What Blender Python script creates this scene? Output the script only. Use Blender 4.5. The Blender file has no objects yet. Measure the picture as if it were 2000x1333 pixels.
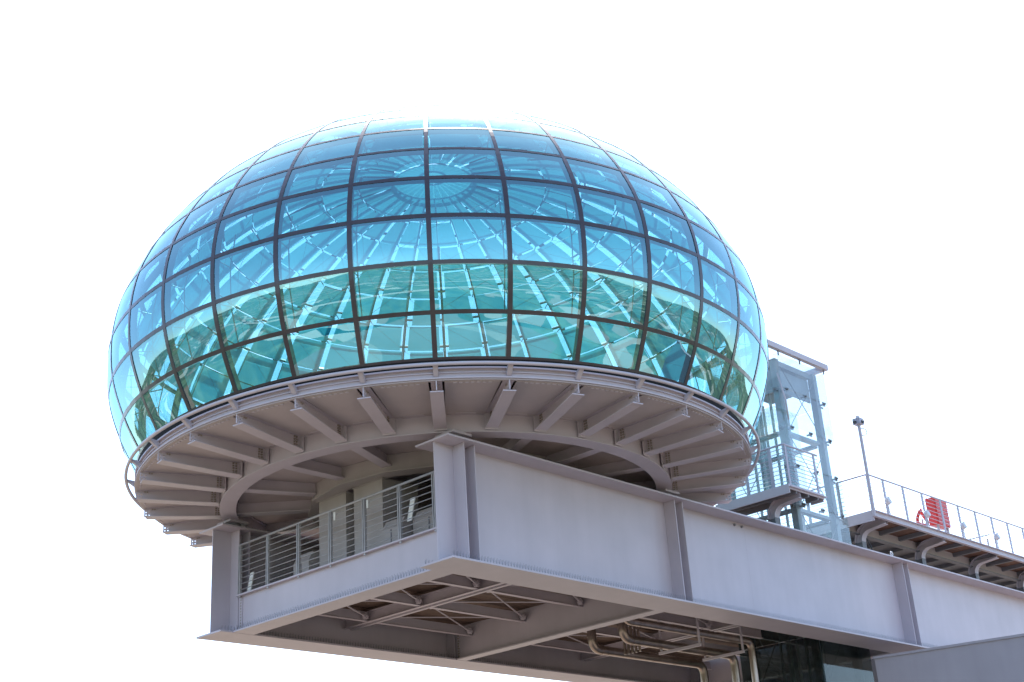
import bpy, math, random
from math import sin, cos, pi, radians as rad
from mathutils import Matrix, Vector
random.seed(7)
S = bpy.context.scene
COL = S.collection

# ------------------------------------------------------------------ camera
YAW, PITCH, ROLL = 0.0570, 0.4087, -0.0672
cam_d = bpy.data.cameras.new('camera'); cam = bpy.data.objects.new('camera', cam_d); COL.objects.link(cam)
fw = Vector((sin(YAW)*cos(PITCH), cos(YAW)*cos(PITCH), sin(PITCH)))
rt = Vector((cos(YAW), -sin(YAW), 0)); up = rt.cross(fw)
r2 = cos(ROLL)*rt + sin(ROLL)*up; u2 = -sin(ROLL)*rt + cos(ROLL)*up
M = Matrix((r2, u2, -fw)).transposed().to_4x4(); M.translation = Vector((0, -28.2443, -9.1471))
cam.matrix_world = M
cam_d.sensor_width = 36; cam_d.lens = 2656.29*36/2000; cam_d.clip_start = .1; cam_d.clip_end = 60000
S.camera = cam

# ------------------------------------------------------------------ world, sun, exposure
SUN_EL, SUN_AZ = rad(56), rad(4)          # azimuth measured from +Y towards +X
w = bpy.data.worlds.new('World'); S.world = w; w.use_nodes = True
nt = w.node_tree; nt.nodes.clear()
sky = nt.nodes.new('ShaderNodeTexSky'); sky.sky_type = 'NISHITA'; sky.sun_disc = False
sky.sun_elevation = SUN_EL; sky.sun_rotation = SUN_AZ
sky.air_density = 1.0; sky.dust_density = 1.2; sky.ozone_density = 1.0; sky.altitude = 200
bg = nt.nodes.new('ShaderNodeBackground'); bg.inputs[1].default_value = .15
wo = nt.nodes.new('ShaderNodeOutputWorld')
nt.links.new(sky.outputs[0], bg.inputs[0]); nt.links.new(bg.outputs[0], wo.inputs[0])
sd = bpy.data.lights.new('sun', 'SUN'); sd.energy = 3.6; sd.angle = rad(.53); sd.color = (1, .95, .87)
so = bpy.data.objects.new('sun', sd); COL.objects.link(so)
sdir = Vector((sin(SUN_AZ)*cos(SUN_EL), cos(SUN_AZ)*cos(SUN_EL), sin(SUN_EL)))
so.rotation_euler = sdir.to_track_quat('Z', 'Y').to_euler(); so.location = (0, 30, 60)
vs = S.view_settings
vs.view_transform = 'Standard'; vs.look = 'None'; vs.gamma = 1; vs.use_curve_mapping = False
vs.exposure = 1.55
S.cycles.transparent_max_bounces = 40; S.cycles.max_bounces = 10; S.cycles.diffuse_bounces = 5

# ------------------------------------------------------------------ materials
MATS = {}
def mat(name, base, rough=.5, metal=0., var=.06, scale=2., streak=0., bump=0., bscale=30., spec=.5):
    m = bpy.data.materials.new(name); m.use_nodes = True; t = m.node_tree; p = t.nodes['Principled BSDF']
    p.inputs['Roughness'].default_value = rough; p.inputs['Metallic'].default_value = metal
    p.inputs['Specular IOR Level'].default_value = spec
    tc = t.nodes.new('ShaderNodeTexCoord')
    n = t.nodes.new('ShaderNodeTexNoise'); n.inputs['Scale'].default_value = scale; n.inputs['Detail'].default_value = 6
    t.links.new(tc.outputs['Object'], n.inputs['Vector'])
    mr = t.nodes.new('ShaderNodeMapRange'); mr.inputs[1].default_value = .3; mr.inputs[2].default_value = .7
    mr.inputs[3].default_value = 1-var; mr.inputs[4].default_value = 1+var
    t.links.new(n.outputs['Fac'], mr.inputs[0])
    mul = t.nodes.new('ShaderNodeVectorMath'); mul.operation = 'SCALE'; mul.inputs[0].default_value = base
    fac = mr.outputs[0]
    if streak:
        mp = t.nodes.new('ShaderNodeMapping'); mp.inputs['Scale'].default_value = (2.2, 2.2, .16)
        t.links.new(tc.outputs['Object'], mp.inputs[0])
        n2 = t.nodes.new('ShaderNodeTexNoise'); n2.inputs['Scale'].default_value = 1.6; n2.inputs['Detail'].default_value = 5
        t.links.new(mp.outputs[0], n2.inputs['Vector'])
        m2 = t.nodes.new('ShaderNodeMapRange'); m2.inputs[1].default_value = .35; m2.inputs[2].default_value = .75
        m2.inputs[3].default_value = 1.0+streak*.4; m2.inputs[4].default_value = 1-streak
        t.links.new(n2.outputs['Fac'], m2.inputs[0])
        ml = t.nodes.new('ShaderNodeMath'); ml.operation = 'MULTIPLY'
        t.links.new(fac, ml.inputs[0]); t.links.new(m2.outputs[0], ml.inputs[1]); fac = ml.outputs[0]
    t.links.new(fac, mul.inputs['Scale']); t.links.new(mul.outputs[0], p.inputs['Base Color'])
    if bump:
        b = t.nodes.new('ShaderNodeBump'); b.inputs['Strength'].default_value = bump; b.inputs['Distance'].default_value = .01
        n3 = t.nodes.new('ShaderNodeTexNoise'); n3.inputs['Scale'].default_value = bscale
        t.links.new(tc.outputs['Object'], n3.inputs['Vector']); t.links.new(n3.outputs['Fac'], b.inputs['Height'])
        t.links.new(b.outputs[0], p.inputs['Normal'])
    MATS[name] = m; return m

PAINT = mat('grey_steel_paint', (.50, .438, .485), .45, var=.05, scale=1.1, streak=.035)
PAINT2 = mat('grey_deck_paint', (.45, .385, .39), .55, var=.06, scale=1.5, streak=.04)
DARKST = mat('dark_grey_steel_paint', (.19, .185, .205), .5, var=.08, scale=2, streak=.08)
MULL = mat('brown_black_mullion_metal', (.040, .029, .036), .28, var=.2, scale=5)
MULL.node_tree.nodes['Principled BSDF'].inputs['Coat Weight'].default_value = .15
MULL.node_tree.nodes['Principled BSDF'].inputs['Coat Roughness'].default_value = .12
GASK = mat('black_gasket_rubber', (.018, .015, .015), .85, spec=.15)
RAILM = mat('galvanised_rail_steel', (.37, .35, .355), .45, metal=.1, var=.08, scale=6)
PIPEM = mat('aged_steel_cladding', (.36, .285, .25), .3, metal=.85, var=.15, scale=4, streak=.15)
WOOD = mat('brown_wood_boards', (.17, .085, .058), .7, var=.25, scale=5)
WOOD2 = mat('shade_darkened_wood_boards', (.10, .058, .042), .7, var=.25, scale=5)  # same boards with the deeper shade under the main deck painted in
RED = mat('red_cabinet_paint', (.62, .035, .03), .4, var=.06, scale=4)
REDP = mat('red_pipe_paint', (.5, .03, .025), .45, var=.1, scale=4)
CONC = mat('grey_render_wall', (.345, .315, .355), .8, var=.06, scale=.9, streak=.06, bump=.3, bscale=45)
WHITE = mat('white_panel_paint', (.78, .76, .72), .5, var=.04)
CASE = mat('grey_sheet_casing', (.42, .375, .37), .55, var=.06, scale=1.6, streak=.06)
RUST = mat('rusty_bolt_steel', (.30, .25, .22), .6, var=.25, scale=9)
LAMP = mat('pale_lamp_housing', (.55, .55, .58), .5)
LILAC = mat('lilac_grey_rail_paint', (.40, .38, .46), .45, var=.06, scale=3)
CABLE = mat('dark_cable_rubber', (.06, .06, .07), .6)

def glass(name, tint, ior, wave, wscale, rough=0.0, haze=0.0, coat=0.0, coat_col=(1,1,1)):
    m = bpy.data.materials.new(name); m.use_nodes = True; t = m.node_tree; t.nodes.clear()
    out = t.nodes.new('ShaderNodeOutputMaterial')
    tr = t.nodes.new('ShaderNodeBsdfTransparent'); tr.inputs[0].default_value = (*tint, 1)
    oj = t.nodes.new('ShaderNodeObjectInfo'); tm = t.nodes.new('ShaderNodeMapRange'); tm.inputs[3].default_value = .93; tm.inputs[4].default_value = 1.05
    ts = t.nodes.new('ShaderNodeVectorMath'); ts.operation = 'SCALE'; ts.inputs[0].default_value = tint
    t.links.new(oj.outputs['Random'], tm.inputs[0]); t.links.new(tm.outputs[0], ts.inputs['Scale']); t.links.new(ts.outputs[0], tr.inputs[0])
    gl = t.nodes.new('ShaderNodeBsdfGlossy'); gl.inputs['Roughness'].default_value = rough
    gl.inputs['Color'].default_value = (*coat_col, 1)
    mix = t.nodes.new('ShaderNodeMixShader'); lw = t.nodes.new('ShaderNodeLayerWeight')
    pw = t.nodes.new('ShaderNodeMath'); pw.operation = 'POWER'; pw.inputs[1].default_value = 4.6; t.links.new(lw.outputs['Facing'], pw.inputs[0])
    r0 = ((ior-1)/(ior+1))**2; fr = t.nodes.new('ShaderNodeMapRange'); fr.inputs[3].default_value = r0; fr.inputs[4].default_value = .96   # thin pane: same from both sides
    t.links.new(pw.outputs[0], fr.inputs[0])
    tc = t.nodes.new('ShaderNodeTexCoord'); oi = t.nodes.new('ShaderNodeObjectInfo')
    add = t.nodes.new('ShaderNodeVectorMath'); add.operation = 'ADD'
    sc = t.nodes.new('ShaderNodeMath'); sc.operation = 'MULTIPLY'; sc.inputs[1].default_value = 40
    t.links.new(oi.outputs['Random'], sc.inputs[0])
    mp = t.nodes.new('ShaderNodeMapping'); mp.inputs['Scale'].default_value = (1, 1, 3.0); t.links.new(tc.outputs['Object'], mp.inputs[0])
    t.links.new(mp.outputs[0], add.inputs[0]); t.links.new(sc.outputs[0], add.inputs[1])
    n = t.nodes.new('ShaderNodeTexNoise'); n.inputs['Scale'].default_value = wscale; n.inputs['Detail'].default_value = 0.5
    t.links.new(add.outputs[0], n.inputs['Vector'])
    b = t.nodes.new('ShaderNodeBump'); b.inputs['Strength'].default_value = 1; b.inputs['Distance'].default_value = wave
    t.links.new(n.outputs['Fac'], b.inputs['Height']); t.links.new(b.outputs[0], gl.inputs['Normal'])
    t.links.new(fr.outputs[0], mix.inputs[0]); t.links.new(tr.outputs[0], mix.inputs[1]); t.links.new(gl.outputs[0], mix.inputs[2])
    last = mix
    if haze:                                     # pale diffuse layer mixed evenly over the pane
        df = t.nodes.new('ShaderNodeBsdfDiffuse'); df.inputs[0].default_value = (.55, .6, .62, 1)
        mx = t.nodes.new('ShaderNodeMixShader'); mx.inputs[0].default_value = haze
        t.links.new(mix.outputs[0], mx.inputs[1]); t.links.new(df.outputs[0], mx.inputs[2]); last = mx
    t.links.new(last.outputs[0], out.inputs[0]); return m
BLUEGL = glass('blue_green_dome_glass', (.44, .76, .80), 3.2, .015, .6, coat_col=(.56, .93, 1.0))
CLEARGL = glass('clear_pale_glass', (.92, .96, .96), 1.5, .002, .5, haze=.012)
DARKGL = glass('shade_darkened_glass', (.42, .48, .48), 1.45, .002, .5, haze=.01)  # tower glass with the gloom of the lower shaft put into its tint

def shade_mat():
    m = bpy.data.materials.new('pale_shade_fabric'); m.use_nodes = True; t = m.node_tree; t.nodes.clear()
    out = t.nodes.new('ShaderNodeOutputMaterial'); d = t.nodes.new('ShaderNodeBsdfDiffuse'); tl = t.nodes.new('ShaderNodeBsdfTranslucent')
    oi = t.nodes.new('ShaderNodeObjectInfo'); cr = t.nodes.new('ShaderNodeMapRange')
    cr.inputs[3].default_value = .72; cr.inputs[4].default_value = 1.0
    t.links.new(oi.outputs['Random'], cr.inputs[0])
    for n, c in ((d, (.17, .40, .46)), (tl, (.11, .47, .56))):
        s = t.nodes.new('ShaderNodeVectorMath'); s.operation = 'SCALE'; s.inputs[0].default_value = c
        t.links.new(cr.outputs[0], s.inputs['Scale']); t.links.new(s.outputs[0], n.inputs[0])
    mx = t.nodes.new('ShaderNodeMixShader'); mx.inputs[0].default_value = .45
    t.links.new(d.outputs[0], mx.inputs[1]); t.links.new(tl.outputs[0], mx.inputs[2]); tp = t.nodes.new('ShaderNodeBsdfTransparent'); m2 = t.nodes.new('ShaderNodeMixShader'); m2.inputs[0].default_value = .02   # open weave
    tp.inputs[0].default_value = (.80, .96, 1, 1)
    t.links.new(mx.outputs[0], m2.inputs[1]); t.links.new(tp.outputs[0], m2.inputs[2]); t.links.new(m2.outputs[0], out.inputs[0])
    return m
SHADE = shade_mat()

# ------------------------------------------------------------------ geometry helpers
PH = 0.8003                                   # heading of the girders; local x = along them, local y = -v
ROTG = pi/2 - PH
T0 = rad(-.96); DA = 2*pi/32
class MB:
    def __init__(s): s.v = []; s.f = []; s.smooth = False
    def quad_box(s, p):                       # eight corners, bottom four then top four
        b = len(s.v); s.v += [tuple(q) for q in p]
        s.f += [tuple(b+i for i in f) for f in ((0,3,2,1),(4,5,6,7),(0,1,5,4),(1,2,6,5),(2,3,7,6),(3,0,4,7))]
        return s
    def box(s, x0, x1, y0, y1, z0, z1):
        if x0 > x1: x0, x1 = x1, x0
        if y0 > y1: y0, y1 = y1, y0
        if z0 > z1: z0, z1 = z1, z0
        return s.quad_box([(x0,y0,z0),(x1,y0,z0),(x1,y1,z0),(x0,y1,z0),(x0,y0,z1),(x1,y0,z1),(x1,y1,z1),(x0,y1,z1)])
    def bx(s, u0, u1, v0, v1, z0, z1): return s.box(u0, u1, -v0, -v1, z0, z1)
    def tube(s, pts, r, n=8, cap=True, closed=False):
        pts = [Vector(p) for p in pts]; b = len(s.v); N = len(pts); prev = None
        for i, p in enumerate(pts):
            if closed: d = pts[(i+1) % N]-pts[i-1]
            else: d = pts[min(i+1, N-1)]-pts[max(i-1, 0)]
            d.normalize()
            if prev is None:
                a = Vector((0,0,1)) if abs(d.z) < .9 else Vector((1,0,0))
                x = d.cross(a).normalized()
            else:
                x = prev - d*prev.dot(d); x.normalize()
            prev = x; y = d.cross(x)
            for k in range(n):
                q = p + r*(cos(2*pi*k/n)*x + sin(2*pi*k/n)*y); s.v.append(tuple(q))
        for i in range(N if closed else N-1):
            j = (i+1) % N
            for k in range(n):
                s.f.append((b+i*n+k, b+i*n+(k+1) % n, b+j*n+(k+1) % n, b+j*n+k))
        if cap and not closed:
            s.f.append(tuple(b+k for k in reversed(range(n)))); s.f.append(tuple(b+(N-1)*n+k for k in range(n)))
        return s
    def uvtube(s, pts, r, n=8, **k): return s.tube([(u, -v, z) for u, v, z in pts], r, n, **k)
    def ring(s, prof, n=192, a0=0., a1=2*pi):  # revolve closed (r,z) outline
        b = len(s.v); k = len(prof); full = abs(a1-a0-2*pi) < 1e-6; cnt = n if full else n+1
        for i in range(cnt):
            t = a0+(a1-a0)*i/n
            for r, z in prof: s.v.append((r*sin(t), -r*cos(t), z))
        for i in range(n):
            j = (i+1) % cnt
            for q in range(k): s.f.append((b+i*k+q, b+i*k+(q+1) % k, b+j*k+(q+1) % k, b+j*k+q))
        if not full:
            s.f.append(tuple(b+q for q in range(k))); s.f.append(tuple(b+(cnt-1)*k+q for q in reversed(range(k))))
        return s
    def prism(s, outline, y0, y1):             # outline in (x,z), extruded along y
        b = len(s.v); n = len(outline)
        for y in (y0, y1): s.v += [(x, y, z) for x, z in outline]
        s.f.append(tuple(range(b, b+n))); s.f.append(tuple(reversed(range(b+n, b+2*n))))
        for i in range(n):
            j = (i+1) % n; s.f.append((b+i, b+n+i, b+n+j, b+j))
        return s
    def mesh(s, name, m, smooth=False):
        me = bpy.data.meshes.new(name); me.from_pydata(s.v, [], s.f); me.validate()
        import bmesh
        bm = bmesh.new(); bm.from_mesh(me); bmesh.ops.recalc_face_normals(bm, faces=bm.faces); bm.to_mesh(me); bm.free()
        me.materials.append(m)
        if smooth:
            for p in me.polygons: p.use_smooth = True
            if smooth == 'auto':
                me.set_sharp_from_angle(angle=rad(40))
        me.update(); return me
def link(name, me, parent=None, loc=(0,0,0), rz=0.):
    o = bpy.data.objects.new(name, me); COL.objects.link(o)
    if parent: o.parent = parent
    o.location = loc; o.rotation_euler = (0, 0, rz); return o
def part(name, mb, m, parent, smooth=False, kind=None, loc=(0,0,0), rz=0., label=None):
    o = link(name, mb.mesh(name, m, smooth), parent, loc, rz)
    if kind: o['kind'] = kind
    if label: o['label'] = label
    return o
def tag(o, label, cat, group=None, kind=None):
    if label: o['label'] = label
    if cat: o['category'] = cat
    if group: o['group'] = group
    if kind: o['kind'] = kind
    return o
def uvw(u, v, z): # to world
    return Vector((u*sin(PH)+v*cos(PH), u*cos(PH)-v*sin(PH), z))
def thing(name, label, cat, at=(0,0,0), group=None, rz=ROTG, uv=True):
    """Empty at the thing's base; part meshes are given in its local frame (x along the girders, y = -v)."""
    o = bpy.data.objects.new(name, None); COL.objects.link(o)
    o.location = uvw(*at) if uv else at; o.rotation_euler = (0, 0, rz); o.empty_display_size = .3
    return tag(o, label, cat, group)
def single(name, label, cat, mb, m, at=(0,0,0), group=None, smooth=False, rz=ROTG):
    o = link(name, mb.mesh(name, m, smooth), None, uvw(*at), rz); return tag(o, label, cat, group)
def bez(p, n=6):                                # rounded polyline corners
    return p
def elbow(pts, rad_, n=7):
    """polyline with every inner corner rounded by radius rad_"""
    pts = [Vector(p) for p in pts]; out = [pts[0]]
    for i in range(1, len(pts)-1):
        a, b, c = pts[i-1], pts[i], pts[i+1]
        d1 = (a-b).normalized(); d2 = (c-b).normalized()
        p1 = b+d1*rad_; p2 = b+d2*rad_
        for k in range(n):
            t = k/(n-1); out.append((1-t)**2*p1 + 2*t*(1-t)*b + t*t*p2)
    out.append(pts[-1]); return out

# ------------------------------------------------------------------ setting behind and below the camera (seen reflected in the glass)
ZR = -10.8
def ground_mat(name, kind):
    m = bpy.data.materials.new(name); m.use_nodes = True; t = m.node_tree; p = t.nodes['Principled BSDF']
    p.inputs['Roughness'].default_value = .9
    tc = t.nodes.new('ShaderNodeTexCoord')
    n = t.nodes.new('ShaderNodeTexNoise'); n.inputs['Detail'].default_value = 8
    t.links.new(tc.outputs['Object'], n.inputs['Vector'])
    r = t.nodes.new('ShaderNodeValToRGB'); t.links.new(n.outputs['Fac'], r.inputs[0])
    e = r.color_ramp.elements
    if kind == 'roof':
        n.inputs['Scale'].default_value = .25
        e[0].position = .3; e[0].color = (.148, .120, .090, 1); e[1].position = .7; e[1].color = (.208, .168, .127, 1)
        t.links.new(r.outputs[0], p.inputs['Base Color'])
    else:
        n.inputs['Scale'].default_value = .05 if kind == 'town' else .011; n.inputs['Roughness'].default_value = .62
        e[0].position = .38; e[0].color = (.018, .032, .014, 1); e[1].position = .60; e[1].color = (.12, .16, .075, 1)
        k_ = r.color_ramp.elements.new(.5); k_.color = (.055, .085, .035, 1)
        vo = t.nodes.new('ShaderNodeTexVoronoi'); vo.inputs['Scale'].default_value = .045 if kind == 'town' else .016
        t.links.new(tc.outputs['Object'], vo.inputs['Vector'])
        gt = t.nodes.new('ShaderNodeSeparateColor'); t.links.new(vo.outputs['Color'], gt.inputs[0])
        c = t.nodes.new('ShaderNodeMath'); c.operation = 'GREATER_THAN'; c.inputs[1].default_value = .86 if kind == 'town' else .93
        t.links.new(gt.outputs[0], c.inputs[0])
        r2_ = t.nodes.new('ShaderNodeValToRGB'); e2 = r2_.color_ramp.elements
        e2[0].color = (.22, .12, .07, 1); e2[1].color = (.42, .36, .28, 1); t.links.new(gt.outputs[1], r2_.inputs[0])
        mx = t.nodes.new('ShaderNodeMixRGB'); t.links.new(c.outputs[0], mx.inputs[0]); t.links.new(r.outputs[0], mx.inputs[1]); t.links.new(r2_.outputs[0], mx.inputs[2])
        t.links.new(mx.outputs[0], p.inputs['Base Color'])
    return m
g = MB(); g.box(-25000, 25000, -25000, 25000, -52, -50)
tag(part('ground', g, ground_mat('town_ground', 'town'), None), None, None, kind='structure')
g = MB(); g.box(-28, 120, -27, 38, ZR-.6, ZR)
tag(part('roof_deck', g, ground_mat('roof_surface', 'roof'), None, rz=ROTG), None, None, kind='structure')
hl = MB(); NX = 120; NY = 14
for j in range(NY):
    for i in range(NX):
        t = pi*(i/(NX-1)-.5)*1.9; d = 2200 + j*320
        h = (sin(3.1*t+1)*.5+.5)*90 + (sin(7.3*t+j*.5)*.5+.5)*70 + (sin(17*t+j*1.3)*.5+.5)*35 + random.random()*16
        e = sin(pi*min(1, j/(NY-1)))
        hl.v.append((d*sin(t), -d*cos(t), -55 + e*(150+h)))
for j in range(NY-1):
    for i in range(NX-1): hl.f.append((j*NX+i, j*NX+i+1, (j+1)*NX+i+1, (j+1)*NX+i))
tag(part('hills', hl, ground_mat('hill_green', 'hill'), None, smooth=True), None, None, kind='structure')
# winding pale roads down in the valley
rd = MB()
for ph, w_, y0, amp in ((0., 9, -75, 26), (1.3, 12, -150, 45), (2.4, 14, -270, 80), (.6, 22, -520, 120), (3.5, 30, -900, 160)):
    b = len(rd.v); n = 160
    for i in range(n+1):
        x = -1000+2000*i/n; y = y0+amp*sin(x/ (abs(y0)*.9)+ph)+amp*.4*sin(x/(abs(y0)*.37)+2*ph)
        ww = w_*(.6+.5*(sin(x/63+ph)*.5+.5)+.6*(sin(x/19+ph*3) > .86))
        rd.v += [(x, y-ww/2, -49.95), (x, y+ww/2, -49.95)]
    rd.f += [(b+2*i, b+2*i+2, b+2*i+3, b+2*i+1) for i in range(n)]
tag(part('roads', rd, mat('pale_road_dust', (.40, .335, .265), .9, var=.15, scale=.02), None), None, None, kind='structure')
# pale driving lanes painted on the roof
LANE = mat('pale_lane_paint', (.30, .25, .195), .8, var=.12, scale=.6)
ln = MB()
for v0, v1 in ((9, 11.0), (22, 24)): ln.bx(-27, 118, v0, v1, ZR+.001, ZR+.004)
tag(part('road_lanes', ln, LANE, None, rz=ROTG), None, None, kind='structure')

# ------------------------------------------------------------------ dome profile
RZ = [(6.5,0),(6.865,.734),(7.1286,1.572),(7.1791,2.465),(7.035,3.316),(6.673,4.140),(6.22,4.861),(5.689,5.508),(5.1125,6.044),
      (4.42,6.56),(3.60,6.985),(2.75,7.30),(1.84,7.52),(.95,7.65),(.30,7.69)]
def cat(k, t):
    n = len(RZ)
    def g_(i):
        if i < 0: return (2*RZ[0][0]-RZ[1][0], 2*RZ[0][1]-RZ[1][1])
        if i >= n: return (-RZ[n-1][0], RZ[n-1][1])
        return RZ[i]
    a, b, c, d = g_(k-1), g_(k), g_(k+1), g_(k+2)
    f = lambda p0,p1,p2,p3: .5*((2*p1)+(-p0+p2)*t+(2*p0-5*p1+4*p2-p3)*t*t+(-p0+3*p1-3*p2+p3)*t**3)
    df = lambda p0,p1,p2,p3: .5*((-p0+p2)+2*(2*p0-5*p1+4*p2-p3)*t+3*(-p0+3*p1-3*p2+p3)*t*t)
    r, z = f(a[0],b[0],c[0],d[0]), f(a[1],b[1],c[1],d[1])
    dr, dz = df(a[0],b[0],c[0],d[0]), df(a[1],b[1],c[1],d[1]); L = math.hypot(dr, dz) or 1
    return r, z, dz/L, -dr/L                   # point and outward normal (nr, nz)
def pane_mb(k, off, gap_v, gap_h, nu, nv, tilt=0.):
    mb = MB(); L = math.hypot(RZ[k+1][0]-RZ[k][0], RZ[k+1][1]-RZ[k][1]); e = gap_v/L
    for j in range(nv+1):
        r, z, nr, nz = cat(k, e+(1-2*e)*j/nv); r -= off*nr; z -= off*nz
        h = DA/2 - gap_h/max(r, .2)
        h = max(h, DA*.18)
        for i in range(nu+1):
            t = -h+2*h*i/nu; mb.v.append((r*sin(t), -r*cos(t), z))
    for j in range(nv):
        for i in range(nu):
            a = j*(nu+1)+i; mb.f.append((a, a+1, a+nu+2, a+nu+1))
    return mb
dome = thing('glass_dome', 'huge squashed blue green glass dome of curved panes in dark frames', 'glass dome', (0,0,0), rz=T0)
for k in range(8):
    me = pane_mb(k, 0, .04, .04, 6, 6).mesh('glass_pane', BLUEGL, True)
    for m in range(32):
        o = link('glass_pane', me, dome); o.rotation_euler = (random.gauss(0, .0009), random.gauss(0, .0009), (m+.5)*DA+random.gauss(0, .0007))
top = MB()
for k in range(8, 14):
    p = pane_mb(k, 0, .03, .03 if k < 12 else .012, 4, 3)
    for m in range(32):
        c, s_ = cos((m+.5)*DA), sin((m+.5)*DA); b = len(top.v)
        top.v += [(x*c-y*s_, x*s_+y*c, z) for x, y, z in p.v]; top.f += [tuple(b+i for i in f) for f in p.f]
part('roof_glazing', top, BLUEGL, dome, True, 'stuff')
# mullions: one curved bar per meridian, from the base to the crown
mm = MB(); st = [(k, q/5) for k in range(13) for q in range(5)] + [(13, 0)]
for k, q in st:
    r, z, nr, nz = cat(k, q); hw = .044 if k < 8 else (.03 if k < 11 else .015)
    if 5 <= k < 8: hw = .036
    for o_, hx in ((.010 if k < 5 else .008, hw), (-.03, hw), (-.03, hw*.6), (-.15, hw*.6)):
        for sx in (-1, 1): mm.v.append((sx*hx, -(r+o_*nr), z+o_*nz))
n_ = 8; order = [0, 2, 4, 6, 7, 5, 3, 1]
for i in range(len(st)-1):
    for q in range(8):
        a, b = order[q], order[(q+1) % 8]; mm.f.append((i*n_+a, i*n_+b, (i+1)*n_+b, (i+1)*n_+a))
mm.f.append(tuple(order)); mm.f.append(tuple((len(st)-1)*n_+a for a in order))
mme = mm.mesh('mullion', MULL)
for m in range(32): link('mullion', mme, dome, rz=m*DA)
for k in range(0, 14):
    r, z, nr, nz = cat(k, 0); tr_, tz = -nz, nr; hw = .04 if k < 5 else .032 if k < 8 else .022
    prof = [(r+o_*nr+s_*hw*tr_, z+o_*nz+s_*hw*tz) for o_, s_ in ((.008 if k < 6 else .007, -1), (.008 if k < 6 else .007, 1), (-.11 if k < 7 else -.05, .7), (-.11 if k < 7 else -.05, -.7))]
    part('transom', MB().ring(prof, 128 if k < 10 else 64), MULL, dome)
part('crown_ring', MB().ring([(.34,7.66),(.34,7.72),(.28,7.72),(.28,7.66)], 32), MULL, dome)
# roller shade panels under the upper glass
for k in range(4, 13):
    vs_ = [pane_mb(k, .36+d, .012+g_*.01, (.075 if k < 9 else .055 if k < 10 else .028 if k < 11 else .003)+g_*.018, 3, 3).mesh('shade_panel', SHADE, True) for d, g_ in ((0, 0), (.03, 1), (-.03, .5))]
    for m in (range(32) if k > 5 else range(7, 25)): link('shade_panel', vs_[random.choice((0,0,1,2))], dome, rz=(m+.5)*DA+random.gauss(0, .0065 if k < 10 else .002))
cv = MB()
for r_, z_ in ((1.02, 7.20), (.60, 7.25), (.012, 7.27)):
    for q in range(32): cv.v.append((r_*sin(2*pi*q/32), -r_*cos(2*pi*q/32), z_))
cv.f = [(a*32+q, a*32+(q+1) % 32, a*32+32+(q+1) % 32, a*32+32+q) for a in range(2) for q in range(32)]
part('crown_cover', cv, SHADE, dome, True)
rods = MB()                                     # stay rods that carry the shades
P = lambda R_, T_, Z_: (R_*sin(T_), -R_*cos(T_), Z_)
for k in range(6, 13):
    r, z, nr, nz = cat(k, 0); r1, z1 = r-.42*nr, z-.42*nz; rb, zb, nbr, nbz = cat(k+1, 0); r3, z3 = rb-.42*nbr, zb-.42*nbz
    for m in range(32):
        t = m*DA; t2 = (m+1)*DA
        rods.tube([P(r, t, z), P(r1, t, z1)], .012, 4)
        if k < 11: rods.tube([P(r1, t, z1), P(r3, t2, z3)], .004, 3)
for k in range(1, 6):                           # slim hangers and wires by the lower glass
    r, z, nr, nz = cat(k, 0); rb, zb, nbr, nbz = cat(k+1, 0)
    for m in (range(8, 25) if k > 3 else range(32)):
        t = m*DA; t2 = (m+1)*DA
        rods.tube([P(r-.12*nr, t, z-.12*nz), P(r-.45*nr, t, z-.45*nz)], .012, 4)
        rods.tube([P(r-.45*nr, t, z-.45*nz), P(rb-.45*nbr, t, zb-.45*nbz)], .012, 4)
        rods.tube([P(r-.45*nr, t, z-.45*nz), P(rb-.45*nbr, t2, zb-.45*nbz)], .004, 3)
part('stay_rod_net', rods, DARKST, dome, False, 'stuff')

# ------------------------------------------------------------------ round steel platform under the dome
plat = thing('round_platform', 'round grey steel platform with radial beams carrying the glass dome', 'platform', (0,0,0), rz=T0)
part('floor_plate', MB().ring([(6.36,.02),(6.36,.10),(.02,.10),(.02,.02)], 96), PAINT2, plat)
part('base_gasket', MB().ring([(6.50,-.155),(6.505,-.012),(6.42,-.012),(6.42,-.155)], 192), GASK, plat)
part('fascia_channel', MB().ring([(6.525,-.158),(6.525,-.186),(6.470,-.186),(6.470,-.340),(6.525,-.340),(6.525,-.367),(6.44,-.367),(6.44,-.158)], 192), PAINT, plat, 'auto')
part('fascia_lip', MB().ring([(6.50,-.245),(6.50,-.262),(6.471,-.262),(6.471,-.245)], 192), PAINT, plat)
part('gutter_tube', MB().tube([(6.70*sin(t), -6.70*cos(t), -.165) for t in [2*pi*i/192 for i in range(192)]], .034, 8, closed=True), PAINT, plat, True)
br = MB()
for sx in (-.045, .037): br.quad_box([(sx,-6.675,-.18),(sx+.008,-6.675,-.18),(sx+.008,-6.474,-.335),(sx,-6.474,-.335),(sx,-6.675,-.145),(sx+.008,-6.675,-.145),(sx+.008,-6.474,-.19),(sx,-6.474,-.19)])
br.quad_box([(-.0365,-6.675,-.185),(.0365,-6.675,-.185),(.0365,-6.474,-.338),(-.0365,-6.474,-.338),(-.0365,-6.675,-.175),(.0365,-6.675,-.175),(.0365,-6.474,-.328),(-.0365,-6.474,-.328)])
brm = br.mesh('bracket', PAINT)
ZO, ZI = -.585, -.672                           # underside drops towards the ring girder
bf = MB().quad_box([(-.118,-6.456,ZO),(.118,-6.456,ZO),(.118,-4.834,ZI),(-.118,-4.834,ZI),(-.118,-6.456,ZO+.02),(.118,-6.456,ZO+.02),(.118,-4.834,ZI+.02),(-.118,-4.834,ZI+.02)])
bfm = bf.mesh('bottom_flange', PAINT)
wb = MB()
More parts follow.
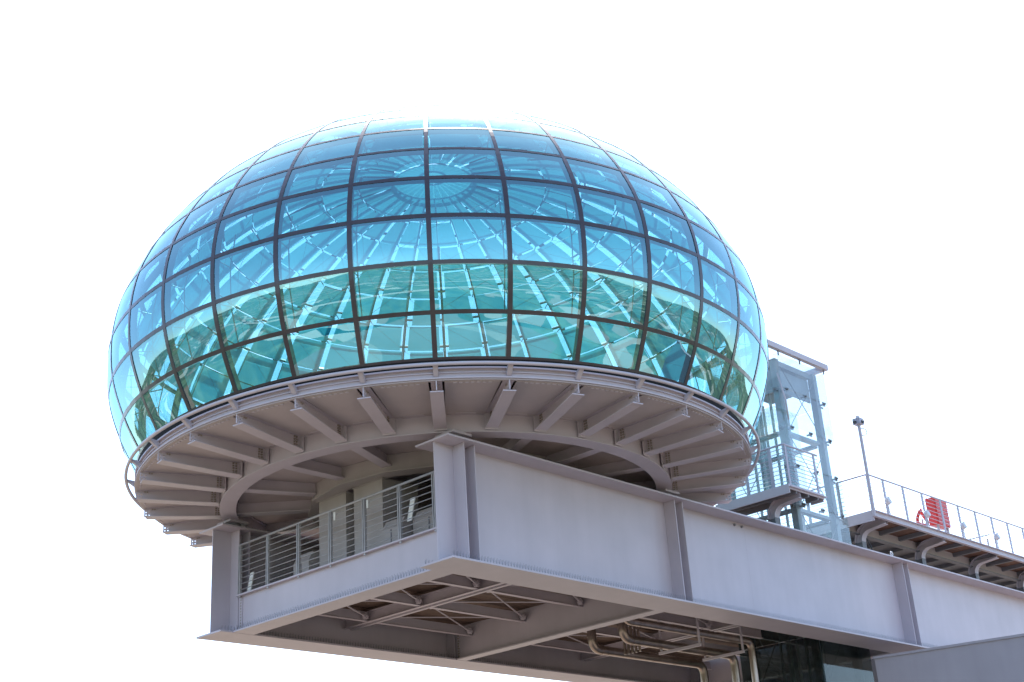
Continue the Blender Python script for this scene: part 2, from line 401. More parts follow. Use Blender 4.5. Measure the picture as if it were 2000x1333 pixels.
zs_ = ZO+.0205+(ZI-ZO)*.084
wb.quad_box([(-.009,-6.32,zs_),(.009,-6.32,zs_),(.009,-4.79,ZI+.0205),(-.009,-4.79,ZI+.0205),(-.009,-6.32,-.372),(.009,-6.32,-.372),(.009,-4.79,-.372),(-.009,-4.79,-.372)])
wb.box(-.009, .009, -6.49, -6.32, -.5635, -.545); wb.box(-.009, .009, -6.49, -6.32, -.51, -.475); wb.box(-.009, .009, -6.49, -6.32, -.44, -.372)
for y in ((-6.49,-6.465), (-6.435,-6.395), (-6.365,-6.32)):
    wb.box(-.009, .009, y[0], y[1], -.545, -.51); wb.box(-.009, .009, y[0], y[1], -.475, -.44)
wb.box(-.10, .10, -6.44, -4.83, -.384, -.3725)                       # slim top flange
wbm = wb.mesh('radial_beam', PAINT)
bolts = MB()
for sx in (-1, 1):
    for c in range(2):
        for q in range(5): bolts.box(sx*.010, sx*.034, -4.885-c*.06, -4.915-c*.06, -.625+q*.05, -.598+q*.05)
    for c in range(2): bolts.box(sx*.010, sx*.03, -6.25-c*.05, -6.275-c*.05, -.40, -.425)
bolts.box(-.11, .11, -4.79, -4.835, -.60, -.372) if False else None
bom = bolts.mesh('bolt_set', RUST)
epm = MB().box(-.125, .125, -4.832, -4.815, -.70, -.376).mesh('end_plate', PAINT)
clm = MB()
for q in range(7):
    for r_ in (6.40, 4.90):
        a_ = -DA/2+.05*6.4/r_+(DA-.1*6.4/r_)*q/6; x_, y_ = r_*sin(a_), -r_*cos(a_); clm.box(x_-.03, x_+.03, y_-.015, y_+.015, -.412, -.4005)
clm = clm.mesh('clip_set', PAINT)
pnm = MB().ring([(6.44,-.40),(6.44,-.375),(4.84,-.375),(4.84,-.40)], 6, -DA/2+.022, DA/2-.022).mesh('deck_panel', PAINT2)
rim = MB().ring([(6.499,-.392),(6.499,-.372),(6.442,-.372),(6.442,-.392)], 4, -DA/2, DA/2).mesh('panel_rim', PAINT2)
for m in range(32):
    b = link('radial_beam', wbm, plat, rz=m*DA)
    link('bottom_flange', bfm, b); link('end_plate', epm, b); o = link('bolt_set', bom, b); o['kind'] = 'stuff'
    link('bracket', brm, plat, rz=m*DA)
    d = link('deck_panel', pnm, plat, rz=(m+.5)*DA); link('panel_rim', rim, d); c_ = link('clip_set', clm, d); c_['kind'] = 'stuff'
rg = thing('ring_girder', 'grey circular box girder under the inner ends of the radial beams', 'girder', (0,0,0), rz=T0)
part('bottom_flange', MB().ring([(4.805,-.735),(4.805,-.712),(4.469,-.712),(4.469,-.735)], 192), PAINT, rg)
part('outer_web', MB().ring([(4.775,-.711),(4.775,-.40),(4.755,-.40),(4.755,-.711)], 192), PAINT, rg, 'auto')
part('inner_web', MB().ring([(4.52,-.711),(4.52,-.40),(4.50,-.40),(4.50,-.711)], 192), PAINT, rg, 'auto')
part('top_flange', MB().ring([(4.81,-.40),(4.81,-.376),(4.47,-.376),(4.47,-.40)], 192), PAINT, rg)
cr = thing('core_ring', 'grey inner hub ring with spoke beams high under the dome floor', 'hub', (0,0,0), rz=T0)
part('hub_web', MB().ring([(2.93,-.73),(2.93,-.39),(2.90,-.39),(2.90,-.73)], 16), CASE, cr)
part('hub_flange', MB().ring([(3.00,-.76),(3.00,-.731),(2.65,-.731),(2.65,-.76)], 16), CASE, cr)
part('soffit_plate', MB().ring([(4.46,-.385),(4.46,-.36),(.02,-.36),(.02,-.385)], 64), PAINT2, cr)
spm = MB().box(-.008, .008, -4.49, -2.935, -.62, -.386).box(-.30+.29, .30-.29, -4.49, -4.47, -.62, -.386).mesh('spoke_beam', PAINT)
spf = MB().box(-.11, .11, -4.49, -2.94, -.64, -.62).mesh('bottom_flange', PAINT)
for m in range(0, 32, 2):
    b = link('spoke_beam', spm, cr, rz=m*DA); link('bottom_flange', spf, b)

# ------------------------------------------------------------------ main girders
ZT, ZB = -.968, -3.200
SPIKES = MB
def spikes(mb, u0, u1, v, z, along='u', h=.11):
    n = int((u1-u0)/.075)
    for i in range(n):
        a = u0+(u1-u0)*(i+.5)/n
        for lean in (-.045, .0, .045):
            p0 = Vector((a, -v, z)) if along == 'u' else Vector((v, -a, z))
            dv = Vector((lean*.5, lean, h*random.uniform(.85, 1.05))) if along == 'u' else Vector((lean, lean*.5, h*random.uniform(.85, 1.05)))
            mb.tube([p0, p0+dv], .0022, 3, cap=False)
def girder(sgn, label):
    g = thing('plate_girder', label, 'girder', (-3.677, sgn*3.43, ZB), 'long main girders under the dome')
    L = 46.0
    part('bottom_flange', MB().bx(0, L, -.43, .43, 0, .035), PAINT, g)
    part('top_flange', MB().bx(0, L, -.43, .43, -ZB+ZT, -ZB+ZT+.035), PAINT, g)
    part('web', MB().bx(.05, L, -.012, .012, .036, ZT-ZB-.001), PAINT, g)
    sm = MB()
    stf = MB().bx(-.011, .011, .013, .30, .0365, ZT-ZB-.0015).mesh('stiffener', PAINT)
    sti = MB().bx(-.011, .011, -.30, -.013, .0365, ZT-ZB-.0015).mesh('stiffener', PAINT)
    for ub in (-3.02, 3.2, 12.85, 22.5, 32.2):
        for d in (-.135, .135):
            for s_ in (stf, sti): link('stiffener', s_, g, (ub+d+3.677, 0, 0))
    gus = MB(); sp = MB()
    spikes(sp, .05, 20, .36*sgn, .036)
    spikes(sp, .05, 20, -.36*sgn, .036)
    spikes(sp, .3, 24, -.15, -ZB+ZT+.036, h=.15)
    spikes(sp, .3, 24, .05, -ZB+ZT+.036, h=.15)
    part('bird_spike_strip', sp, DARKST, g, False, 'stuff')
    return g
gn = girder(1, 'pale grey deep plate girder nearest the viewer with paired stiffeners')
gf = girder(-1, 'shaded grey plate girder on the far left side under the dome')
for us in (6.0,): part('weld_seam', MB().bx(us+3.677-.005, us+3.677+.005, .0125, .0135, .04, ZT-ZB-.004), PAINT, gn)
for us in (5.62, 5.90): part('plug', MB().uvtube([(us+3.677, .013, ZT-ZB-.075), (us+3.677, .05, ZT-ZB-.075)], .03, 8), DARKST, gn, 'auto')
# lifting eye on the near girder
ey = MB(); ey.tube([(.05*cos(t), 0, .075+.05*sin(t)) for t in [2*pi*i/14 for i in range(14)]], .018, 6, closed=True); ey.box(-.03, .03, -.014, .014, -.0, .03)
single('lifting_eye', 'small pale lifting eye standing on the near girder top flange', 'lifting eye', ey, LAMP, (12.1, 3.8, ZT+.036), smooth=True)
# ring bearings
for (u, v, lb) in ((-3.12, 3.43, 'grey bearing block between near girder corner and ring girder'), (3.12, 3.43, 'grey bearing block under ring girder behind the near girder flange'),
                   (-3.12, -3.43, 'grey bearing block on top of the far left girder end'), (3.12, -3.43, 'grey bearing block on far girder in the shade behind the hub')):
    b = thing('bearing', lb, 'bearing', (u, v, ZT+.036), 'bearing blocks under the ring girder')
    part('lower_plate', MB().box(-.26, .26, -.26, .26, 0, .05), PAINT, b)
    part('pad', MB().tube([(0,0,.05), (0,0,.15)], .17, 20), DARKST, b)
    part('upper_plate', MB().box(-.24, .24, -.24, .24, .15, .195), PAINT, b)
# end beam and cross beams between the girders
def crossbeam(u, ztop, label, first):
    c = thing('end_beam' if first else 'cross_beam', label, 'beam', (u, 0, ZB), None if first else 'cross beams between the girders')
    part('bottom_flange', MB().bx(-.255, .255, -2.99, 2.99, .003, .033) if first else MB().bx(-.15, .15, -2.99, 2.99, .003, .033), PAINT, c)
    part('web', MB().bx(-.012, .012, -3.41, 3.41, .037, ztop-ZB-.031), PAINT, c)
    part('top_flange', MB().bx(-.11, .11, -3.13, 3.13, ztop-ZB-.03, ztop-ZB), PAINT, c)
    bp = MB()
    for s_ in (-1, 1):
        for q in range(12): bp.bx(-.012-.02, -.0125, s_*3.05-.02, s_*3.05+.02, .09+q*.06, .12+q*.06)
    part('bolt_row', bp, RUST, c, False, 'stuff')
    if first:
        part('end_cleat', MB().bx(-.03, -.013, -3.12, -3.0, .04, ztop-ZB-.035), PAINT, c)
        sp = MB(); spikes(sp, -2.95, 2.9, -.20, .034, 'v'); part('bird_spike_strip', sp, DARKST, c, False, 'stuff')
    return c
crossbeam(-3.12, -2.385, 'pale grey beam across the girder ends below the railing', True)
crossbeam(3.12, -1.35, 'brownish lit cross beam between the girders, first behind the end beam', False)
crossbeam(12.85, -1.35, 'dark cross beam between the girders behind the lift shaft', False)

# ------------------------------------------------------------------ deck between the girders
dk = thing('steel_deck', 'brown boarded deck on light steel framing between the girders seen from below', 'deck', (-3.0, 0, -2.42))
pl = MB(); v = -3.38
pmesh = MB().bx(0, 6.0, 0, .205, 0, .035).mesh('board', WOOD2)
while v < 3.2:
    link('board', pmesh, dk, (0.04, -v, random.uniform(-.004, .004))); v += .213
pmesh2 = MB().bx(0, 9.4, 0, .205, 0, .035).mesh('board', WOOD2); v = -3.38
while v < 3.2:
    link('board', pmesh2, dk, (6.3, -v, random.uniform(-.004, .004))); v += .213
def channel(u, v0, v1, zb, h, w, flip): # C channel along v with open side
    m = MB(); a = u; b = u+flip*.008; c = u+flip*w
    m.bx(a, b, v0, v1, zb, zb+h); m.bx(b, c, v0, v1, zb, zb+.012); m.bx(b, c, v0, v1, zb+h-.012, zb+h); return m
for du, fl in ((-.06, -1), (.06, 1)):
    part('channel_beam', channel(3.0+du, -3.40, 3.40, -.30, .24, .09, fl), PAINT, dk)
    part('channel_beam', channel(11.0+du, -3.40, 3.40, -.30, .24, .09, fl), PAINT, dk)
for (ua, ub) in ((-.1, 2.9), (3.15, 6.10), (6.3, 10.85), (11.15, 15.6)):
    for vv in (-2.6, -.87, .87, 2.6):
        j = MB().bx(ua, ub, vv-.006, vv+.006, -.27, -.065).bx(ua, ub, vv-.055, vv+.055, -.282, -.2705)
        part('joist', j, PAINT, dk)
def rodclev(a, b):
    m = MB(); m.uvtube([a, b], .016, 6)
    A, B = Vector((a[0], -a[1], a[2])), Vector((b[0], -b[1], b[2])); d = (B-A).normalized()
    for e, s_ in ((A, 1), (B, -1)):
        m.tube([e, e+d*s_*.20], .045, 6); 
        m.tube([e+d*s_*.12, e+d*s_*.16], .075, 6)
    return m
for (ua, ub) in ((.05, 2.85), (3.2, 6.05), (6.4, 10.8)):
    for (va, vb) in ((-2.55, -.92), (-.82, .82), (.92, 2.55)):
        part('brace_rod', rodclev((ua, va, -.16), (ub, vb, -.16)), PAINT, dk); part('brace_rod', rodclev((ua, vb, -.20), (ub, va, -.20)), PAINT, dk)

# ------------------------------------------------------------------ railing on the end beam and things behind it
def railing(name, label, pts, posts, z0, h, bars, bar_r, rail_r, post_w=.03, rm=None, corner_h=None, group=None, cap=True, off=0.0):
    """rail along the polyline pts (u,v); posts = list of (u,v)"""
    base = pts[0]; rm = rm or RAILM
    r = thing(name, label, 'railing', (base[0], base[1], z0), group)
    loc = [(u-base[0], v-base[1]) for u, v in pts]
    part('handrail', MB().tube(elbow([(u, -v, h) for u, v in loc], .08), rail_r, 8), rm, r, True)
    for i in range(bars):
        z = .09+(h-.2)*i/(bars-1)
        part('rail_bar', MB().tube([(u, -v, z) for u, v in loc], bar_r, 5), rm, r, True)
    pm = MB().box(-post_w*.28, post_w*.28, -post_w, post_w, off, h-.02).mesh('post', rm)
    px = MB().box(-post_w, post_w, -post_w*.28, post_w*.28, off, h-.02).mesh('post', rm)
    for u, v, d in posts: link('post', pm if d == 'u' else px, r, (u-base[0], -(v-base[1]), 0))
    return r
vp = [-3.03, -2.06, -1.05, -.04, .98, 2.0, 2.95]
rl = railing('railing', 'pale steel railing of eight thin bars along the end beam top', [(-3.20, -3.05), (-3.20, 3.12)], [], -2.385, 1.05, 8, .0095, .026)
pp = MB().box(-.011, .011, -.036, .036, .0, 1.03)
pq = MB().box(-.012, .012, -.022, .022, -.07, .16).mesh('post_foot', RAILM)
pm2 = MB().box(-.03, .03, -.036, -.014, .0, 1.03).box(-.03, .03, .014, .036, .0, 1.03).mesh('post', RAILM)
for vv in vp:
    o = link('post', pm2, rl, (0, -(vv+3.05), 0)); link('post_foot', pq, o)
for vv in (.13, 1.12):
    link('clip_plate', MB().box(-.012, .004, -.02, .02, .82, .98).mesh('clip_plate', WHITE), rl, (-.03, -(vv+3.05), 0))
def slant(u, v, z, lean, label):
    m = MB().quad_box([(-.012,-.06,0),(.012,-.06,0),(.012,.06,0),(-.012,.06,0),(-.012,-.06-lean,.42),(.012,-.06-lean,.42),(.012,.06-lean,.42),(-.012,.06-lean,.42)])
    return single('white_board', label, 'board', m, WHITE, (u, v, z), 'white boards behind the railing')
slant(-3.10, 2.15, -2.05, .12, 'white slanting board behind the railing close to the near girder')
slant(-3.08, -2.88, -2.38, .12, 'white slanting board behind the railing at the far left end')
for (va, vb, lb) in ((-1.14, -.28, 'grey boxed column under the hub ring, left of the pair behind the railing'), (-.03, .84, 'grey boxed column under the hub ring, right of the pair behind the railing')):
    c = thing('boxed_column', lb, 'column', (-2.6, (va+vb)/2, -2.38), 'boxed columns under the dome'); hw = (vb-va)/2
    part('casing', MB().box(0, .95, -hw, hw, 0, 1.60), CASE, c)
    part('cap_plate', MB().box(-.03, .98, -hw-.03, hw+.03, 1.602, 1.615), CASE, c)
for (u, v, wv, du, h, lb) in ((-2.75, -1.55, .5, .5, .62, 'low grey sloped equipment box behind the middle of the railing'), (-2.85, 1.35, .55, .5, .62, 'low grey equipment box behind the railing beside the right boxed column'),
                           (-2.6, 2.15, .9, .6, .72, 'grey sloped cabinet behind the railing next to the near girder')):
    c = thing('equipment_box', lb, 'cabinet', (u, v, -2.38), 'equipment boxes behind the railing')
    part('case', MB().prism([(0,0),(du,0),(du,h),(.12,h),(0,h-.2)], -wv/2, wv/2), CASE, c)
    part('seam_strip', MB().box(-.012, -.001, -.012, .012, .02, h-.22), DARKST, c)
pt = thing('added_dark_wall', 'added dark wall keeping light out behind the boxed columns', 'wall', (-.6, 0, -2.38))  # wall added to darken the space behind the railing
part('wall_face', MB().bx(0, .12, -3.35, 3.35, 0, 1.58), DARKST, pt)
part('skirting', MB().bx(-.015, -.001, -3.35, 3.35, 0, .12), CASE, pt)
single('air_duct', 'round grey duct lying between girders in the shade under the ring girder', 'duct', MB().uvtube([(0,0,0),(0,1.4,0)], .22, 20), CASE, (3.3, 1.9, -1.0), smooth='auto')

# ------------------------------------------------------------------ lift tower
TU0, TU1, TV0, TV1 = 10.1, 12.42, .15, 2.5
tw = thing('lift_tower', 'glazed lift tower with blue grey steel frame rising beside the dome', 'lift tower', (TU0, TV0, ZR))
du, dv = TU1-TU0, TV1-TV0
def B(u0, u1, v0, v1, z0, z1): return MB().bx(u0, u1, v0, v1, z0-ZR, z1-ZR)
ZTOP = 4.72
BLST = mat('blue_grey_tower_steel', (.27, .28, .315), .45, var=.06, scale=2)
for (a, b) in ((.12, .12), (du-.32, .12), (.12, dv-.32), (du-.32, dv-.32)):
    part('corner_post', B(a, a+.18, b, b+.18, ZR, ZTOP-.1), BLST, tw)
LEV = [4.62, 3.69, 2.6, 1.53, .47, -.65, -1.75, -2.9, -4.1, -5.3, -6.5, -7.8, -9.2]
for i, z in enumerate(LEV):
    hh = .09 if i else .16
    if i % 2 == 0 or i < 1:
        part('cross_rail', B(.401, du-.401, dv-.36, dv-.20, z-hh, z), BLST, tw); part('cross_rail', B(.401, du-.401, .2, .36, z-hh, z), BLST, tw)
        part('cross_rail', B(.2, .36, .401, dv-.401, z-hh, z), BLST, tw); part('cross_rail', B(du-.36, du-.2, .401, dv-.401, z-hh, z), BLST, tw)
part('machine_beam', B(.42, du-.42, dv*.35, dv*.65, 4.1, 4.3), DARKST, tw); part('machine_panel', B(.42, du-.42, dv-.30, dv-.27, 3.75, 4.40), BLST, tw); part('machine_panel', B(.27, .30, .42, dv-.42, 3.75, 4.40), BLST, tw)
mc = MB()
mc.tube([(du*.3, -dv*.55, 4.5-ZR), (du*.3, -dv*.8, 4.5-ZR)], .26, 16); mc.bx(du*.42, du*.7, dv*.5, dv*.82, 4.31-ZR, 4.62-ZR)
part('winch', mc, DARKST, tw, 'auto')
zl = [ZTOP-.05] + LEV[1:] + [ZR+.05]
for i in range(len(zl)-1):
    z1, z0 = zl[i]-.012, zl[i+1]+.012
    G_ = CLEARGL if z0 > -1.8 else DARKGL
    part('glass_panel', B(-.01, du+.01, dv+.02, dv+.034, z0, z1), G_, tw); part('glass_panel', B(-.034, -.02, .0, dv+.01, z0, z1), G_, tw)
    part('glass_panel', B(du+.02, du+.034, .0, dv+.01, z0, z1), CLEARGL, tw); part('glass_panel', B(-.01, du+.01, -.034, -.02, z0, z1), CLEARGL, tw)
ft = MB()
for z in LEV[1:]:
    for a in (.26, du*.5, du-.2):
        ft.uvtube([(a, dv-.12, z-ZR), (a, dv+.06, z-ZR)], .028, 6)
        ft.bx(a-.05, a+.05, dv-.02, dv+.012, z-ZR-.06, z-ZR+.06)
    for a in (.26, dv-.2):
        ft.uvtube([(.12, a, z-ZR), (-.06, a, z-ZR)], .028, 6); ft.bx(-.012, .02, a-.05, a+.05, z-ZR-.06, z-ZR+.06)
    for a in (.26, dv-.2):
        ft.uvtube([(du-.1, a, z-ZR), (du+.06, a, z-ZR)], .028, 6)
part('glass_fitting_set', ft, DARKST, tw, False, 'stuff')
zz = LEV
for i in range(0, len(zz)-2, 2):
    a, b = zz[i]-ZR, zz[i+2]-ZR
    for vv in (dv-.12, .12):
        part('tie_rod', MB().uvtube([(.3, vv, a-.2), (du-.3, vv, b)], .012, 5), DARKST, tw); part('tie_rod', MB().uvtube([(.3, vv, b), (du-.3, vv, a-.2)], .012, 5), DARKST, tw)
for a in (.75, 1.2, 1.55):
    part('guide_rail', B(a, a+.05, dv*.62, dv*.62+.06, ZR, 4.0), LAMP, tw)
    part('guide_rail', B(a, a+.05, dv*.3, dv*.3+.06, ZR, 4.0), LAMP, tw)
rf = MB()
for (a, b, c, d) in ((-.55, du+.12, dv+.02, dv+.14), (-.55, du+.12, -.14, -.02), (-.55, -.40, -.019, dv+.019), (du, du+.12, -.019, dv+.019)):
    rf.bx(a, b, c, d, ZTOP+.02-ZR, ZTOP+.18-ZR)
part('roof_frame', rf, PAINT, tw)
part('roof_sheet', B(-.398, du-.002, -.015, dv+.015, ZTOP+.13, ZTOP+.15), CLEARGL, tw)
for a in (.0, du*.45, du-.05):
    part('roof_hanger', B(a, a+.03, dv+.05, dv+.08, ZTOP-.12, ZTOP+.039), DARKST, tw)
part('lamp_arm', MB().tube([(-.25,-dv-.1,4.0-ZR), (-.02,-dv-.1,3.3-ZR), (.02,-dv-.08,2.75-ZR)], .022, 6), PAINT, tw, True)
# inner glass screen of the landing
sc_ = thing('glass_screen', 'clear frameless glass screen round the landing in front of the lift tower', 'glass screen', (9.55, .9, .66))
part('front_sheet', MB().bx(0, .014, 0, 1.6, 0, 2.3), CLEARGL, sc_); part('side_sheet', MB().bx(.02, 1.1, 1.60, 1.614, 0, 2.3), CLEARGL, sc_)
part('top_sheet', MB().bx(-.1, 1.1, -.05, 1.7, 2.31, 2.325), CLEARGL, sc_)

# ------------------------------------------------------------------ landing platform and walkway on curved brackets
def bracket_post(parent, u, vb, v1, z0, z1, name='bracket_post'):
    """I post that bends outward in a quarter circle to carry the deck edge"""
    o = MB(); low = MB(); R_ = .38; n = 8
    pts = [(vb, z0), (vb, z1-R_)]
    for k in range(1, n+1):
        a = pi/2*k/n; pts.append((vb+R_-R_*cos(a), z1-R_+R_*sin(a)))
    pts.append((v1, z1+.05))
    for half, wd in ((.13, .012), (-.13, .012)):
        pass
    def strip(off0, off1, hw):
        L = []
        for i, (v_, z_) in enumerate(pts):
            a = Vector(pts[min(i+1, len(pts)-1)])-Vector(pts[max(i-1, 0)]); a.normalize(); nrm = Vector((a.y, -a.x))
            L.append((Vector((v_, z_))+nrm*off0, Vector((v_, z_))+nrm*off1))
        for i in range(len(L)-1):
            (p0, q0), (p1, q1) = L[i], L[i+1]
            (low if i == 0 else o).quad_box([(u-hw,-p0.x,p0.y),(u+hw,-p0.x,p0.y),(u+hw,-q0.x,q0.y),(u-hw,-q0.x,q0.y),(u-hw,-p1.x,p1.y),(u+hw,-p1.x,p1.y),(u+hw,-q1.x,q1.y),(u-hw,-q1.x,q1.y)])
    strip(.10, .113, .11); strip(-.113, -.10, .11); strip(-.10, .10, .008)
    part('bracket_arm', o, PAINT, parent)
    return part(name, low, DARKST, parent)
lp = thing('landing_platform', 'small grey landing on curved brackets between dome and lift tower', 'platform', (9.0, 3.0, 0.45))
def LB(u0, u1, v0, v1, z0, z1): return MB().bx(u0-9, u1-9, v0-3, v1-3, z0-.45, z1-.45)
part('front_plate', LB(9.0, 9.03, .7, 2.96, .45, .69), PAINT, lp)
part('side_plate', LB(9.031, 10.65, 2.93, 2.96, .56, .69), PAINT, lp)
part('edge_flange', LB(9.0, 10.67, 2.961, 3.03, .60, .62), PAINT, lp)
part('back_plate', LB(10.62, 10.65, 2.55, 2.929, .5, .69), PAINT, lp)
part('deck_plate', LB(9.031, 10.04, .7, 2.929, .64, .665), DARKST, lp); part('deck_plate', LB(10.041, 10.619, 2.56, 2.929, .64, .665), DARKST, lp)
for a in (9.35, 9.9, 10.35): part('joist', LB(a, a+.06, 2.56 if a > 10 else .7, 2.928, .5, .639), DARKST, lp)
bracket_post(lp, .55, -.95, -.08, -1.95, .02)
part('foot_beam', LB(8.9, 10.05, 1.9, 2.05, -1.55, -1.4), DARKST, lp)
pr = railing('landing_railing', 'thin barred steel railing round the landing by the lift tower', [(9.03, .75), (9.03, 2.95), (10.60, 2.95)], [(9.03,.8,'u'),(9.03,1.75,'u'),(9.03,2.5,'u'),(9.1,2.95,'v'),(10.42,2.95,'v')], .68, 1.06, 9, .011, .028, .04, LILAC)
wk = thing('walkway', 'raised walkway with brown boards on curved grey brackets, right of lift tower', 'walkway', (13.1, 3.0, .45))
def WB(u0, u1, v0, v1, z0, z1): return MB().bx(u0-13.1, u1-13.1, v0-3, v1-3, z0-.45, z1-.45)
WE = 31.0
part('end_plate', WB(13.08, 13.11, -3.0, 2.96, .40, .69), PAINT, wk)
part('edge_channel', WB(13.111, WE, 2.93, 2.96, .50, .69), PAINT, wk)
part('edge_lip', WB(13.111, WE, 2.961, 3.03, .50, .52), PAINT, wk); part('edge_lip', WB(13.111, WE, 2.961, 3.03, .665, .685), PAINT, wk)
bds = WB(13.12, WE, 2.75, 2.92, .60, .63).mesh('board', WOOD)
v = 2.75; i = 0
while v > 2.0:
    link('board', bds, wk, (0, i*.18, random.uniform(-.003, .003))); v -= .18; i += 1
part('painted_shade_sheet', WB(13.12, WE, -3.0, 2.018, .60, .63), DARKST, wk)  # dark sheet in place of boards, painting the shade of the void below
jm = MB().bx(-.05, .05, -5.9, -.075, .03, .147).mesh('joist', DARKST)
for a in [13.7+1.1*q for q in range(16)] : link('joist', jm, wk, (a-13.1+.18, 0, 0))
part('long_beam', WB(13.3, WE, 2.02, 2.05, .33, .60), PAINT2, wk); part('long_flange', WB(13.3, WE, 1.95, 2.12, .305, .328), DARKST, wk)
for q in range(6): bracket_post(wk, .65+3.35*q, -.92, -.08, -1.95, .02)
part('lower_beam', WB(13.3, WE, .3, .42, -.62, -.45), DARKST, wk); part('lower_beam', WB(13.3, WE, -1.5, -1.38, -.2, -.05), DARKST, wk)
for q in range(6): part('tie_beam', WB(13.65+3.35*q, 13.8+3.35*q, -2.9, 1.9, -.35, -.2), DARKST, wk)
posts = [(13.1,2.95,'c')]+[(13.95+1.1*q, 2.95, 'v') for q in range(15)]+[(13.12, 2.0, 'u'), (13.12, 1.0, 'u'), (13.12, -.2, 'u')]
wr = railing('walkway_railing', 'long thin barred steel railing along the walkway edge at right', [(13.12, -2.9), (13.12, 2.95), (30.5, 2.95)], posts, .68, 1.03, 8, .0095, .026, .045, LILAC)
part('gate_rail', MB().uvtube([(20.3-13.12, 2.9+2.9, .45), (20.3-13.12, -1+2.9, .45)], .018, 6), RAILM, wr, True)
part('gate_post', MB().bx(20.6-13.12, 20.64-13.12, 5.55, 5.59, 0, .42), RAILM, wr)
cp = thing('camera_pole', 'slim grey pole with a small security camera at the walkway corner', 'camera pole', (13.06, 3.0, .5))
part('pole', MB().tube([(0,0,0),(0,0,2.62)], .045, 12), PAINT, cp, 'auto')
hd = part('camera_head', MB().box(-.12, .12, -.11, .11, 2.621, 2.79), LILAC, cp)
part('lens', MB().tube([(-.10,.03,2.68),(-.17,.03,2.67)], .045, 10), CABLE, hd, 'auto'); part('lens', MB().tube([(.0,-.09,2.68),(.0,-.16,2.67)], .045, 10), CABLE, hd, 'auto')
part('top_cap', MB().tube([(0,0,2.791),(0,0,2.88)], .05, 10), LAMP, hd, 'auto')
part('cable_loop', MB().uvtube([(0.02, .03, 2.5)]+[(.10+.10*sin(a), .05+.05*sin(a), 2.42+.1*cos(a)) for a in [pi*q/8 for q in range(9)]]+[(.03,.03,2.3)], .012, 5), CABLE, cp, True)
for i, (u, lb) in enumerate(((14.0, 'round pale floodlight on the walkway railing next to the camera pole'), (16.2, 'round pale floodlight on the walkway railing beside the red cabinet'), (18.4, 'round pale floodlight on the walkway railing right of the red cabinet'), (20.6, 'round pale floodlight on the walkway railing farthest right'))):
    f = thing('floodlight', lb, 'floodlight', (u-.12, 2.98, .68+.36), 'floodlights on the walkway railing')
    part('lamp_body', MB().tube([(0,-.02,0),(0,-.12,.03)], .10, 12), LAMP, f, 'auto'); part('lamp_arm', MB().box(-.02, .12, -.06, -.03, -.02, .02), RAILM, f)
    part('lamp_cable', MB().tube([(0,-.05,-.08),(.05,-.03,-.25),(.11,-.01,-.36)], .012, 5), RAILM, f, True)
rc = thing('fire_cabinet', 'bright red fire hose cabinet standing on the walkway behind the railing', 'fire cabinet', (18.9, 2.0, .68))
part('case', MB().bx(0, .77, -.30, 0, .78, 1.65), RED, rc)
for q in range(7): part('slat', MB().bx(.02, .75, .003, .022, .80+q*.12, .905+q*.12), RED, rc)
part('side_door', MB().bx(-.018, -.003, -.28, -.02, .80, 1.63), RED, rc)
for a in (.05, .66): part('leg', MB().bx(a, a+.06, -.1, -.04, -.02, .779), RAILM, rc); 
part('brace', MB().uvtube([(.08,-.07,.05),(.69,-.07,.75)], .02, 6), RAILM, rc)
hr = thing('hose_reel', 'small red hose reel beside the red cabinet on the walkway', 'hose reel', (17.75, 2.05, .68))
part('reel', MB().tube([(.24*cos(t), 0.06*sin(t*2), .78+.24*sin(t)) for t in [2*pi*q/20 for q in range(20)]], .05, 8, closed=True), RED, hr, True)
part('stand', MB().box(-.02,.02,-.02,.02,-.02,.72), RAILM, hr)
part('hose', MB().uvtube([(.2,.0,.62),(.4,.02,.3),(.6,.0,.2),(.8,.0,.3)], .03, 6), RED, hr, True)
bxs = thing('pipe_box', 'low pale metal box on the walkway below the hose reel', 'box', (17.0, 1.9, .68))
part('case', MB().bx(0, 1.5, -.4, 0, 0, .45), LAMP, bxs); part('lid', MB().bx(-.02, 1.52, -.42, .02, .452, .48), LAMP, bxs)
single('red_pipe', 'short red upright pipe in the shade under the walkway', 'pipe', MB().tube([(0,0,0),(0,0,1.95)], .09, 12), REDP, (18.0, 1.6, -1.6), smooth='auto')
cb = thing('junction_box', 'pale junction box with cables on the first walkway bracket', 'junction box', (14.05, 2.2, -.75))
part('case', MB().box(0, .16, -.06, .06, 0, .42), LAMP, cb)
part('cable', MB().tube([(.08,0,.42),(.05,0,.7),(-.1,.02,.95),(-.25,.05,1.1)], .02, 5), CABLE, cb, True)

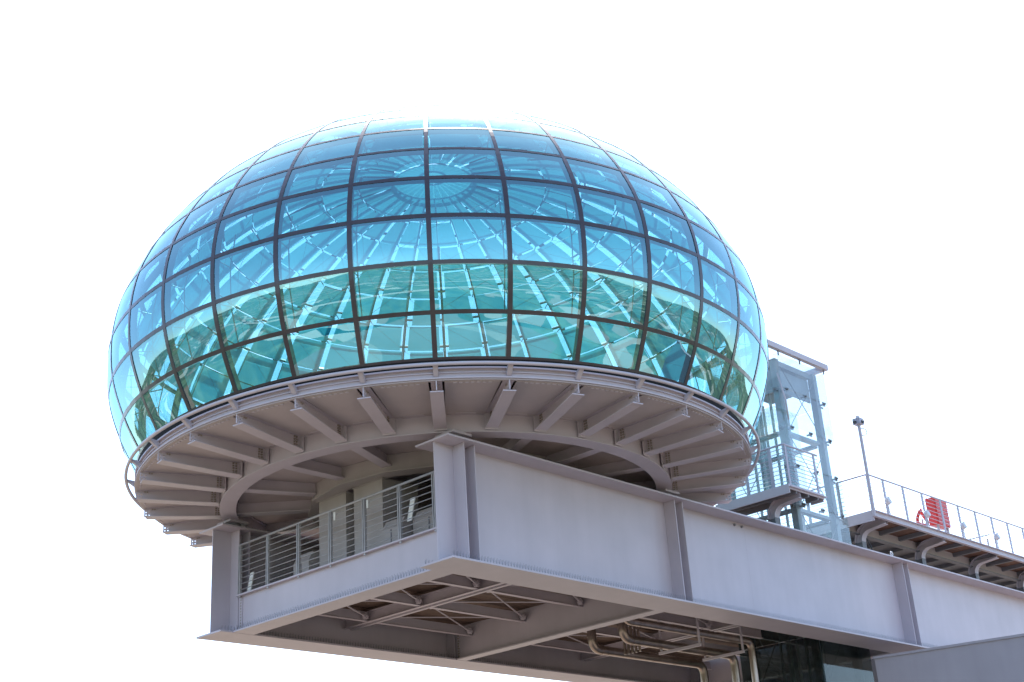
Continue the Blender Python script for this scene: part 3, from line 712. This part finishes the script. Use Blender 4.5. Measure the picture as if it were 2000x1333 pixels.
# ------------------------------------------------------------------ pipes under the deck, grey wall
def piperun(label, u0, u1, v, z, r, z_up=-2.5, z_dn=-9.0):
    t = thing('pipe', label, 'pipe', (u0, v, z), 'clad pipes under the deck')
    pts = elbow([(0,0,z_up-z), (0,0,0), (u1-u0,0,0), (u1-u0,0,z_dn-z)], r*2.4, 8)
    part('pipe_run', MB().tube(pts, r, 14), PIPEM, t, 'auto')
    cl = MB(); a = .5
    cl.tube([(0,0,r*2.6),(0,0,r*2.6+.05)], r*1.08, 14); cl.tube([(r*2.6,0,0),(r*2.6+.05,0,0)], r*1.08, 14)
    while a < u1-u0-.4: cl.tube([(a,0,0),(a+.03,0,0)], r*1.05, 14); a += .85
    part('pipe_band', cl, PIPEM, t, 'auto', 'stuff')
piperun('clad steel pipe under the deck, lowest and nearest the far girder', 4.65, 8.9, -.2, -3.28, .105)
piperun('clad steel pipe under the deck, middle one of three', 4.5, 8.75, .85, -3.25, .105)
piperun('clad steel pipe under the deck, closest to the near girder', 3.55, 8.3, 1.7, -3.1, .085)
for i, a in enumerate((5.9, 7.6)):
    h = thing('pipe_hanger', ('grey trapeze pipe hanger nearer the cross beam', 'grey trapeze pipe hanger nearer the lift shaft')[i], 'hanger', (a, 1.2, -2.5), 'pipe hangers under the deck')
    part('hanger_bar', MB().bx(-.03, .03, -.45, .75, -.97, -.91), PAINT, h)
    for vv in (-.4, .7): part('hanger_rod', MB().bx(-.02, .02, vv, vv+.04, -.899, .0), PAINT, h)
bw = thing('added_shaft_wall', 'added dark wall blocking bright sky behind the glazed lift shaft under the deck', 'wall', (16.5, 0, ZR))  # wall added to keep the lower shaft glass dark
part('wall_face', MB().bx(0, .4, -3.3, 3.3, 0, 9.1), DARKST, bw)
part('plinth', MB().bx(-.06, .46, -3.36, 3.36, 0, .5), CONC, bw)
vb = MB()
for q in range(5): vb.uvtube([(0, q*.11, 0), (0, q*.11, -1.0)], .03, 8)
single('pipe_bundle', 'bundle of thin upright pipes behind the pipe elbows', 'pipes', vb, PIPEM, (5.2, .3, -2.45), smooth='auto')
wl = thing('end_wall', 'plain grey wall with slanting top edge in lower right corner', 'wall', (10.54, 3.68, ZR), rz=ROTG-math.atan2(3.45, .77))
part('wall_face', MB().box(0, 22, 0, .6, 0, -3.66-ZR), CONC, wl)
part('coping', MB().box(-.03, 22, -.03, .63, -3.658-ZR, -3.6-ZR), CONC, wl)
